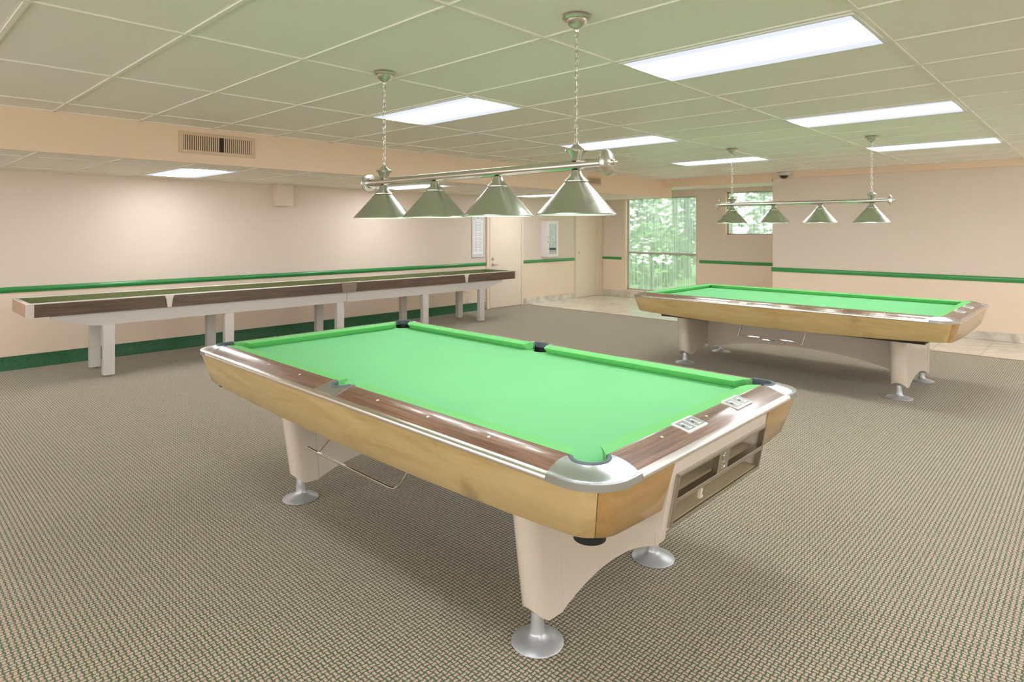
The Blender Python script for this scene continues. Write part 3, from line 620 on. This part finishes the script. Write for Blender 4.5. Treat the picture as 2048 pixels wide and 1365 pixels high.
# ------------------------------------------------------------------ billiard tables
HT = [(0, .785), (.02, .7888), (.06, .7915), (.11, .7935), (.28, .8050), (.45, .8136), (.58, .8171), (.66, .8179), (.76, .8182), (.90, .8165), (1.0, .811), (1.3, .811)]
def table(name, label, loc, rz, W, Lg, dz, wx, wy, pockets, basex, basey, legsx, hooks):
    t = thing(name, label, 'billiard table', loc, rz)
    hw, hl = W/2, Lg/2; NR = .75
    def U(x, y):
        a = (hw-abs(x))/wx; b = (hl-abs(y))/wy
        if a < NR and b < NR: return NR-math.hypot(NR-a, NR-b)
        return min(a, b)
    def hgt(x, y, off=0, lo=0):
        u = max(lo, U(x, y)); 
        for (u0, z0), (u1, z1) in zip(HT, HT[1:]):
            if u <= u1:
                i = HT.index((u0, z0)); f = (u-u0)/(u1-u0)
                def sl(k):
                    if k <= 0 or k >= len(HT)-1: return 0
                    return (HT[k+1][1]-HT[k-1][1])/(HT[k+1][0]-HT[k-1][0])
                m0, m1 = sl(i)*(u1-u0), sl(i+1)*(u1-u0)
                return (2*f**3-3*f*f+1)*z0+(f**3-2*f*f+f)*m0+(-2*f**3+3*f*f)*z1+(f**3-f*f)*m1+dz+off
        return .811+dz+off
    def outline_pt(s, ang_or, inset=0): pass
    # mirrored helper: corner coordinates (a along x from the corner, b along y) -> table coordinates
    def C(sx, sy, P): return [((hw-a)*sx, (hl-b)*sy) for a, b in P]
    ca, cb = (.147, .150); pr = .061
    # rail strips: wood, cloth cushions, metal trim
    ux, uy = .64*wx, .64*wy
    endw = .205 if pockets else .19
    segs = []
    for sx in (-1, 1):
        halves = ((-1, 1),) if not pockets else ((-1, -.0), (.0, 1))
        for h0, h1 in halves:
            ya = -hl+endw if h0 == -1 else .070; yb = hl-endw if h1 == 1 else -.070
            P = [(sx*(hw-.105*wx), ya), (sx*(hw-.105*wx), yb), (sx*(hw-ux), yb), (sx*(hw-ux), ya)]
            patch(P, hgt, .765+dz, .03).build('wood_rail', M['rosewood'], t)
            if pockets:
                na = ya+(.045 if h0 == -1 else .010); nb = yb-(.045 if h1 == 1 else .010); oa = ya-.012 if h0 == -1 else ya-.012; ob = yb+.012
            else: oa, ob, na, nb = -hl+uy, hl-uy, -hl+wy, hl-wy
            P = [(sx*(hw-ux-.0005), oa), (sx*(hw-ux-.0005), ob), (sx*(hw-wx), nb), (sx*(hw-wx), na)]
            bf = lambda x, y, sx=sx: (x+sx*.034*(1 if U(x, y) > .8 else 0), y)
            patch(P, hgt, .7765+dz, .03, bf).build('cushion', M['cloth_rail'], t)
    for sy in (-1, 1):
        xa = -hw+endw; xb = hw-endw
        P = [(xa, sy*(hl-.105*wy)), (xb, sy*(hl-.105*wy)), (xb, sy*(hl-uy)), (xa, sy*(hl-uy))]
        patch(P, hgt, .765+dz, .03).build('wood_rail', M['rosewood_x'], t)
        if pockets: oa, ob, na, nb = xa-.012, xb+.012, xa+.052, xb-.052
        else: oa, ob, na, nb = -hw+ux, hw-ux, -hw+wx, hw-wx
        P = [(oa, sy*(hl-uy-.0005)), (ob, sy*(hl-uy-.0005)), (nb, sy*(hl-wy)), (na, sy*(hl-wy))]
        bf = lambda x, y, sy=sy: (x, y+sy*.034*(1 if U(x, y) > .8 else 0))
        patch(P, hgt, .7765+dz, .03, bf).build('cushion', M['cloth_rail'], t)
    for sx in (-1, 1):
        P = [(sx*hw, -hl+.2), (sx*hw, hl-.2), (sx*(hw-.105*wx), hl-.2), (sx*(hw-.105*wx), -hl+.2)]
        patch(P, lambda x, y: hgt(x, y, 0), .764+dz, .006).build('metal_trim', M['trim'], t) if False else trim_bar(t, sx, None, hw, hl, wx, wy, dz, HT)
    for sy in (-1, 1): trim_bar(t, None, sy, hw, hl, wx, wy, dz, HT)
    # corner castings
    for sx in (-1, 1):
        for sy in (-1, 1):
            rx, ry = NR*wx, NR*wy
            P = arc(rx, ry, rx, ry, 180, 270, 12)                                  # outer rounded corner from (0,ry) to (rx,0)
            P = [(0, .2)]+P+[(.2, 0)]
            if pockets:
                P += [(.208, .04), (.208, .075), (.203, .112)]
                a0 = math.degrees(math.atan2(.106-cb, .193-ca)); P += [(ca+pr*math.cos(math.radians(q)), cb+pr*math.sin(math.radians(q))) for q in [a0-(a0+222)*k/16 for k in range(17)]]
                P += [(.105, .205), (.07, .211), (.035, .208)]
            else: P += [(.20, .05), (.185, .095), (.16, .12), (ux+.004, uy+.004), (.10, .165), (.07, .19), (.03, .20)]
            fz = lambda x, y: hgt(x, y, .0022, .06)
            patch(C(sx, sy, P), fz, .7725+dz, .012).build('corner_casting', M['alu'], t)
    def liner(cx, cy, r, a0, a1, zt, deep):
        rim = MB(); b = bmesh.new(); rings = []; n = 28
        prof = [(-.004, -.03), (-.004, .0), (0, .0035), (.007, .0035), (.010, .001), (.010, -.006)]
        for k in range(n+1):
            an = math.radians(a0+(a1-a0)*k/n); rings.append([b.verts.new((cx+(r+q)*math.cos(an), cy+(r+q)*math.sin(an), zt(cx+(r+q)*math.cos(an), cy+(r+q)*math.sin(an))+w_)) for q, w_ in prof])
        for A, B in zip(rings, rings[1:]):
            for i in range(len(prof)-1): b.faces.new((A[i], A[i+1], B[i+1], B[i]))
        b.faces.new(rings[0]); b.faces.new(rings[-1][::-1]); bmesh.ops.recalc_face_normals(b, faces=b.faces[:])
        rim.merge(b); p = rim.build('pocket_liner', M['rubber'], t)
        # open black cup below; its wall reaches the rim only at the back
        cup = MB(); b = bmesh.new(); n = 40; lo = []; hi = []; mid = []
        for k in range(n):
            an = 2*PI*k/n; dd = math.degrees(an); back = ((dd-min(a0, a1)) % 360) <= abs(a1-a0)
            x, y = cx+(r-.001)*math.cos(an), cy+(r-.001)*math.sin(an)
            hi.append(b.verts.new((x, y, (zt(x, y)-.003) if back else .772+dz))); mid.append(b.verts.new((x, y, .66+dz))); lo.append(b.verts.new((cx+(r-.006)*math.cos(an), cy+(r-.006)*math.sin(an), deep)))
        for k in range(n):
            j = (k+1) % n; b.faces.new((hi[k], hi[j], mid[j], mid[k])); b.faces.new((mid[k], mid[j], lo[j], lo[k]))
        b.faces.new(lo); bmesh.ops.recalc_face_normals(b, faces=b.faces[:]); cup.merge(b); cup.build('pocket_cup', M['black'], p)
    # bed
    bedz = .775+dz
    if pockets:
        P = []
        for (sx, sy) in ((-1, -1), (1, -1), (1, 1), (-1, 1)):
            q = []
            ccx, ccy = sx*(hw-ca), sy*(hl-cb)
            # concave bite of the bed at each corner pocket
            base = math.degrees(math.atan2(-sy, -sx))
            A = [(ccx+(pr-.003)*math.cos(math.radians(base+s)), ccy+(pr-.003)*math.sin(math.radians(base+s))) for s in range(-96, 97, 16)]
            if sx*sy < 0: A = A
            A = [(max(-hw+ux-.0, min(hw-ux, a)), max(-hl+uy, min(hl-uy, b_))) for a, b_ in A]
            P.append((sx, sy, A))
        out = []
        def dist(p, q_): return (p[0]-q_[0])**2+(p[1]-q_[1])**2
        sr = .052; sc_ = hw-ux-.006
        for k, (sx, sy, A) in enumerate(P):
            nxt = P[(k+1) % 4]; ref = (nxt[0]*hw, nxt[1]*hl)
            if dist(A[0], ref) < dist(A[-1], ref): A = A[::-1]
            out += A
            if k in (1, 3):                                                      # going along a long side: notch the side pocket
                s2 = 1 if k == 1 else -1
                cc = (s2*(hw-ux+.004), 0)
                n_ = [(cc[0]-s2*math.sin(math.radians(q))*(sr-.002), (-s2*math.cos(math.radians(q)))*(sr-.002)) for q in range(6, 175, 14)]
                out += n_
        patch(out, lambda x, y: bedz, bedz-.02, .04).build('bed_cloth', M['cloth'], t)
        for sx in (-1, 1):
            for sy in (-1, 1):
                ba = math.degrees(math.atan2(sy, sx)); liner(sx*(hw-ca), sy*(hl-cb), pr-.006, ba-93, ba+93, lambda x, y: hgt(x, y, .002), .575)
            ba = 0 if sx > 0 else 180
            liner(sx*(hw-ux+.004), 0, .046, ba-88, ba+88, lambda x, y: hgt(x, y, .002), .60)
            q = [(.105*wx, -.085), (.3*wx, -.080), (.45*wx, -.078), (ux+.004, -.082)]
            A = [(ux-.004-.052*math.sin(math.radians(v)), -.052*math.cos(math.radians(v))) for v in range(0, 181, 15)]
            P2 = q+[(ux+.006, -.058)]+A+[(ux+.006, .058)]+[(a, -b_) for a, b_ in q[::-1]]
            patch([(sx*(hw-a), b_) for a, b_ in P2], lambda x, y: hgt(x, y, .0022), .766+dz, .012).build('side_casting', M['alu'], t)
    else:
        P = [(-hw+ux+.02, -hl+uy+.02), (hw-ux-.02, -hl+uy+.02), (hw-ux-.02, hl-uy-.02), (-hw+ux+.02, hl-uy-.02)]
        patch(P, lambda x, y: bedz, bedz-.02, .05).build('bed_cloth', M['cloth'], t)
    # sights
    ks = (-3, -2, -1, 1, 2, 3)
    for sx in (-1, 1):
        for k in ks:
            x, y = sx*(hw-.40*wx), k*Lg*.1087; z = hgt(x, y)
            MB().lathe([(.0058, -.001), (.0055, .0008), (0, .0012)], 14, Matrix.Translation((x, y, z)) @ Matrix.Rotation(-sx*.22, 4, 'Y').inverted()).build('sight', M['sight'], t)
    for sy in (-1, 1):
        for k in (-1, 0, 1):
            x, y = k*.317, sy*(hl-.47*wy); z = hgt(x, y)
            MB().lathe([(.0058, -.001), (.0055, .0008), (0, .0012)], 14, Matrix.Translation((x, y, z))).build('sight', M['sight'], t)
    # aprons: bowed lower edge, rounded corners, split at each corner
    def apron(nm, mat, which, s, cut=None):
        rad = .13
        def path(ins):
            a, b_ = hw-ins, hl-ins; r = rad-ins*.6; out = []
            if which == 'side':
                for q in range(-44, 1, 11): out.append((s*(a-r+r*math.cos(math.radians(q))), -b_+r+r*math.sin(math.radians(q))))
                for k in range(1, 32): out.append((s*a, (-b_+r)+(2*(b_-r))*k/32))
                for q in range(0, 45, 11): out.append((s*(a-r+r*math.cos(math.radians(q))), b_-r+r*math.sin(math.radians(q))))
            else:
                for q in range(135, 89, -9): out.append((-a+r+r*math.cos(math.radians(q)), s*(b_-r+r*math.sin(math.radians(q)))))
                for k in range(1, 20): out.append(((-a+r)+(2*(a-r))*k/20, s*b_))
                for q in range(90, 44, -9): out.append((a-r+r*math.cos(math.radians(q)), s*(b_-r+r*math.sin(math.radians(q)))))
            return out
        A, B, B2, A2 = path(.007), path(.058), path(.080), path(.034); M1 = path(.028)
        def zb(x, y):
            zs = .578+.040*min(1, abs(y)/(hl-.05))**2.3
            ze = .592+.026*min(1, abs(x)/(hw-.06))**2
            return (zs if which == 'side' else ze)+dz
        b = bmesh.new(); rows = []
        for i in range(len(A)):
            z = zb(*B[i]); zt = .777+dz; fr_ = .42
            rows.append([b.verts.new((*A2[i], zt)), b.verts.new((*A[i], zt)), b.verts.new((*M1[i], zt+(z-zt)*fr_)), b.verts.new((*B[i], z+.002)), b.verts.new((B[i][0]*.997, B[i][1]*.998, z)), b.verts.new((*B2[i], z))])
        for R0, R1 in zip(rows, rows[1:]):
            for k in range(6): b.faces.new((R0[k], R0[(k+1) % 6], R1[(k+1) % 6], R1[k]))
        b.faces.new(rows[0]); b.faces.new(rows[-1][::-1]); bmesh.ops.recalc_face_normals(b, faces=b.faces[:])
        if cut:
            res = []
            for cx, sgn in ((cut[0], 1), (cut[1], -1)):
                c_ = b.copy(); r_ = bmesh.ops.bisect_plane(c_, geom=c_.verts[:]+c_.edges[:]+c_.faces[:], plane_co=(cx, 0, 0), plane_no=(sgn, 0, 0), clear_outer=True)
                bmesh.ops.holes_fill(c_, edges=[e_ for e_ in c_.edges if e_.is_boundary])
                m = MB(); m.merge(c_); res.append(m.build(nm, mat, t, smooth=40))
            b.free(); return res
        m = MB(); m.merge(b); return m.build(nm, mat, t, smooth=40)
    for s in (-1, 1): apron('side_apron', M['maple'], 'side', s)
    apron('end_apron', M['maple_x'], 'end', 1); apron('end_apron', M['maple_x'], 'end', -1, (-.373, .383) if pockets else None)
    # slate bed core and underframe
    MB().box(-hw+.20, hw-.20, -hl+.22, hl-.22, .70+dz, .754+dz).build('slate', M['darkwood'], t, smooth=0)
    fz0 = .583 if pockets else .517
    uw = .36 if pockets else .585
    MB().box(basex-uw, basex+uw, basey-legsx[3]-.22, basey+legsx[3]+.22, fz0, .70+dz, .01).build('underframe', M['darkwood'], t)
    # pedestal legs with nose, panel between, arched beam
    nb, ntp, th, ly, rf = legsx    # nose half-width at bottom, top, thickness, y offset, foot radius
    ztop = fz0+.02 if not pockets else .60
    for sy in (-1, 1):
        yc = basey+sy*ly
        for sx in (-1, 1):
            b = bmesh.new(); rings = []
            lv = 6
            for k in range(lv+1):
                f = k/lv; nose = ntp+(nb-ntp)*f; seam = nose-.165+.03*f; r = th/2
                pts = [(seam, -r), (nose-r, -r)]+[(nose-r+r*math.sin(math.radians(q)), -r*math.cos(math.radians(q))) for q in range(15, 180, 15)]+[(nose-r, r), (seam, r)]
                ring = []
                for px_, py_ in pts:
                    e_ = (px_-(nose-.09))/.09; zbt = .093+.052*max(0, e_)**2.2+.006*max(0, -e_)
                    z = ztop+(zbt-ztop)*f; ring.append(b.verts.new((basex+sx*px_, yc+py_, z)))
                rings.append(ring)
            for A, B in zip(rings, rings[1:]):
                for i in range(len(A)): b.faces.new((A[i], A[(i+1) % len(A)], B[(i+1) % len(A)], B[i]))
            b.faces.new(rings[0]); b.faces.new(rings[-1][::-1]); bmesh.ops.recalc_face_normals(b, faces=b.faces[:])
            m = MB(); m.merge(b); lg = m.build('leg', M['white'], t, smooth=35)
            fx = nb-.055
            MB().lathe([(0, 0), (rf-.004, 0), (rf, .003), (rf-.002, .006), (rf*.6, .015), (.045, .023), (.031, .031), (.027, .040), (.024, .07), (.023, .105), (.021, .11), (.021, .15), (0, .15)], 48, Matrix.Translation((basex+sx*fx, yc, 0))).build('foot', M['foot'], lg, smooth=50)
        sb_, st_ = nb-.137, ntp-.167; n = 16
        zar = .165 if pockets else .17
        P = [(-st_, ztop), (st_, ztop)]+[(sb_-2*sb_*k/n, .1+(zar-.1)*(1-abs(1-2*k/n)**2.0)) for k in range(n+1)]
        MB().prism([(basex+p[0], p[1]) for p in P], XZ, None, yc-th/2+.0015, yc+th/2-.0015).build('leg_panel', M['white'], t)
    y0b, y1b = basey-ly+th/2, basey+ly-th/2; n = 24
    za, zm = (.15, .30) if pockets else (.135, .262)
    P = [(y1b, ztop), (y0b, ztop)]+[(y0b+(y1b-y0b)*k/n, za+(zm-za)*(1-abs(1-2*k/n)**2.2)) for k in range(n+1)]
    if pockets: P = [(a, max(b_, .40)) for a, b_ in P]
    MB().prism(P, YZ, None, basex-.03, basex+.03).build('arched_beam', M['white'], t)
    # wire rack for the mechanical bridge under the left side
    hx, ya, yb, zr = hooks
    if pockets:
        pts = [(hx, ya+.05, zr+.003), (hx, ya-.05, zr), (hx, yb+.05, zr), (hx, yb+.015, zr+.004), (hx+.004, yb-.012, zr+.022), (hx+.01, yb-.04, zr+.06), (hx+.03, yb-.09, zr+.15), (hx+.03, yb-.09, .60)]
        m = MB(); m.tube(pts, .0058, 8); m.tube([(hx, ya-.045, zr+.004), (hx+.006, ya-.065, zr+.02), (hx+.02, ya-.13, zr+.09), (hx+.025, ya-.15, zr+.17)], .0046, 8)
        m.build('bridge_rack', M['chrome'], t)
    else:
        mid = (ya+yb)/2
        m = MB(); m.tube([(hx, ya, zr-.01), (hx, ya-.01, zr+.002), (hx, mid+.09, zr+.005), (hx, mid+.065, zr-.012), (hx, mid-.045, zr-.012), (hx, mid-.06, zr+.006), (hx, yb+.03, zr+.004), (hx, yb, zr-.02)], .006, 8)
        for yy, sgn in ((ya-.0, 1), (yb, 1)):
            m.tube([(hx, yy, zr-.015), (hx+.02, yy-.03, zr+.11), (hx+.02, yy-.03, .56)], .005, 8); m.tube([(hx, yy, zr-.015), (hx+.09, yy-.01, zr+.11), (hx+.09, yy-.01, .56)], .005, 8)
        m.build('bridge_rack', M['chrome'], t)
    # score counters on the near end rail
    for xc in CNT[name]:
        yc = -hl+.088; zz = hgt(xc, yc); tilt = .21
        R = Matrix.Translation((xc, yc, zz+.0005)) @ Matrix.Rotation(tilt, 4, 'X')
        c_ = MB(); q = MB(); q.box(-.068, .068, -.036, .036, -.004, .0035, .0012); q.bm.transform(R); ct = q.build('score_counter', M['counter'], t)
        for s in (-1, 1):
            q = MB(); q.box(s*.034-.028, s*.034+.028, -.026, .026, .0042, .0048); q.bm.transform(R); pn = q.build('counter_window', M['pane'], ct, smooth=0)
            q = MB(); q.box(s*.034-.004, s*.034+.004, -.02, .016, .005, .0055); q.box(s*.034-.012, s*.034-.004, .010, .016, .005, .0055); q.box(s*.034-.011, s*.034+.011, -.022, -.016, .005, .0055); q.bm.transform(R); q.build('numeral', M['counter'], ct, smooth=0)
            q = MB(); q.lathe([(.0055, .005), (.0055, .0062), (0, .0065)], 12, Matrix.Translation((s*.034-.016, 0, 0))); q.bm.transform(R); q.build('dial_knob', M['ink'], ct)
    return t, hw, hl, U, hgt
def trim_bar(t, sx, sy, hw, hl, wx, wy, dz, HT):
    w_ = wx if sx else wy
    P = [(0, .773), (-.0032, .776), (-.0034, .784), (-.001, .789), (.004, .7915), (.06*w_, .793), (.104*w_, .7945), (.104*w_, .774)]
    m = MB()
    if sx: m.prism(P, lambda p, d: Vector((sx*(hw-p[0]), d, p[1]+dz)), None, -hl+.199, hl-.199)
    else: m.prism(P, lambda p, d: Vector((d, sy*(hl-p[0]), p[1]+dz)), None, -hw+.199, hw-.199)
    o = m.build('metal_trim', M['trim'], t); return o
CNT = {'pool_table': (-.13, .255), 'billiard_table': (-.20, .22)}
T1, hw, hl, U1, hg1 = table('pool_table', 'near pool table with six pockets, bright green cloth and golden wood sides', (2.146, 2.425, 0), 0, 1.558, 2.92, 0, .187, .192, True, -.036, -.06, (.455, .525, .112, .8735, .096), (-.60, .38, -.30, .412))
# ball return cabinet on the near end
bc = MB(); x0, x1 = -.372, .382
zt = .775; yt, yb_ = -hl+.015, -hl+.062
zb_ = .522
b = bmesh.new()
def quad_box(pts): 
    b = bmesh.new(); V = [b.verts.new(p) for p in pts]
    for f in ((0, 1, 2, 3), (7, 6, 5, 4), (0, 4, 5, 1), (1, 5, 6, 2), (2, 6, 7, 3), (3, 7, 4, 0)): b.faces.new([V[i] for i in f])
    bmesh.ops.recalc_face_normals(b, faces=b.faces[:]); return b
def yf(z, off=0): return yt+(yb_-yt)*(zt-z)/(zt-zb_)+off
frz0, frz1, fx0, fx1 = .535, .712, x0+.035, x1-.01
def fbar(m, xa, xb, za, zb2, o0, o1):   # bar lying on the sloping face from depth o0 to o1
    m.merge(quad_box([(xa, yf(za, o0), za), (xb, yf(za, o0), za), (xb, yf(zb2, o0), zb2), (xa, yf(zb2, o0), zb2), (xa, yf(za, o1), za), (xb, yf(za, o1), za), (xb, yf(zb2, o1), zb2), (xa, yf(zb2, o1), zb2)]))
m = MB(); fbar(m, x0, x1, frz1, zt, 0, .07); fbar(m, x0, x1, frz1, .738, .07, .33); fbar(m, x0, x1, zb_, frz0, 0, .33); fbar(m, x0, fx0, frz0, frz1, 0, .33); fbar(m, fx1, x1, frz0, frz1, 0, .33); fbar(m, fx0, fx1, frz0, frz1, .20, .33)
br = m.build('ball_return', M['white'], T1, smooth=0)
m = MB(); fbar(m, fx0+.006, fx1-.006, frz0+.004, frz0+.010, .0, .20); fbar(m, fx0+.006, fx1-.006, .618, .624, .035, .20); fbar(m, fx0+.006, fx1-.006, frz0+.01, frz0+.065, .07, .078); fbar(m, fx0+.006, fx1-.006, .624, .668, .09, .098)
m.build('ball_tray', M['tray'], br, smooth=0)
m = MB(); w2 = .013
fbar(m, fx0, fx1, frz0-.004, frz0+w2*.6, -.012, .01); fbar(m, fx0, fx1, frz1-w2*.6, frz1+.004, -.012, .01); fbar(m, fx0-.003, fx0+w2, frz0, frz1, -.012, .01); fbar(m, fx1-w2, fx1+.003, frz0, frz1, -.012, .01); fbar(m, fx0, fx1, .612, .630, -.012, .02)
m.build('return_frame', M['pewter'], br, smooth=0, bevel=.002)
m = MB(); fbar(m, -.040, .045, .630, frz1-.006, -.010, .012); em = m.build('emblem_plate', M['pewter'], br, smooth=0)
# raised monogram: two linked open rings
m = MB()
for cz, fl in ((.684, 1), (.651, -1)):
    P = []
    for q in range(40, 321, 20):
        an = math.radians(q); x = .0025+fl*.012*math.cos(an); z = cz+.013*math.sin(an); P.append((x, yf(z, -.011), z))
    m.tube(P, .0018, 6)
m.build('monogram', M['chrome'], em)
m = MB(); fbar(m, -.150, -.138, .583, .610, -.012, .0); fbar(m, -.156, -.136, .576, .586, -.016, -.004); m.build('latch_knob', M['sb_clip'], br, smooth=0, bevel=.001)

T2, *_r = table('billiard_table', 'far pocketless carom table with green cloth and golden wood sides, by the right wall', (6.852, 2.345, 0), -.010, 1.757, 3.045, -.026, .195, .205, False, 0.0, .02, (.50, .55, .13, 1.045, .108), (-.655, .36, -.27, .418))

# ------------------------------------------------------------------ world, camera
wd = bpy.data.worlds.new('sky'); SC.world = wd; wd.use_nodes = True
bg = wd.node_tree.nodes['Background']; bg.inputs[0].default_value = (1, .975, .94, 1); bg.inputs[1].default_value = 3.1
cam = bpy.data.cameras.new('camera'); co = bpy.data.objects.new('camera', cam); COL.objects.link(co)
cam.sensor_width = 36; cam.sensor_fit = 'HORIZONTAL'; cam.lens = 1248.95/2048*36; cam.shift_y = -(682.5-458.13)/2048; cam.clip_start = .05
th, ro = .7595, .002
Fw = Vector((math.cos(th), math.sin(th), 0)); Rt = Vector((math.sin(th), -math.cos(th), 0)); Up = Vector((0, 0, 1))
R2 = Rt*math.cos(ro)+Up*math.sin(ro); U2 = Up*math.cos(ro)-Rt*math.sin(ro)
mw = Matrix((R2, U2, -Fw)).transposed().to_4x4(); mw.translation = Vector((0, 0, 1.4977)); co.matrix_world = mw
SC.camera = co
SC.view_settings.view_transform = 'Standard'; SC.view_settings.look = 'None'; SC.view_settings.gamma = 1; SC.view_settings.use_curve_mapping = False
SC.view_settings.exposure = 0.46
SC.cycles.max_bounces = 10; SC.cycles.diffuse_bounces = 6
SC.cycles.sample_clamp_indirect = 4
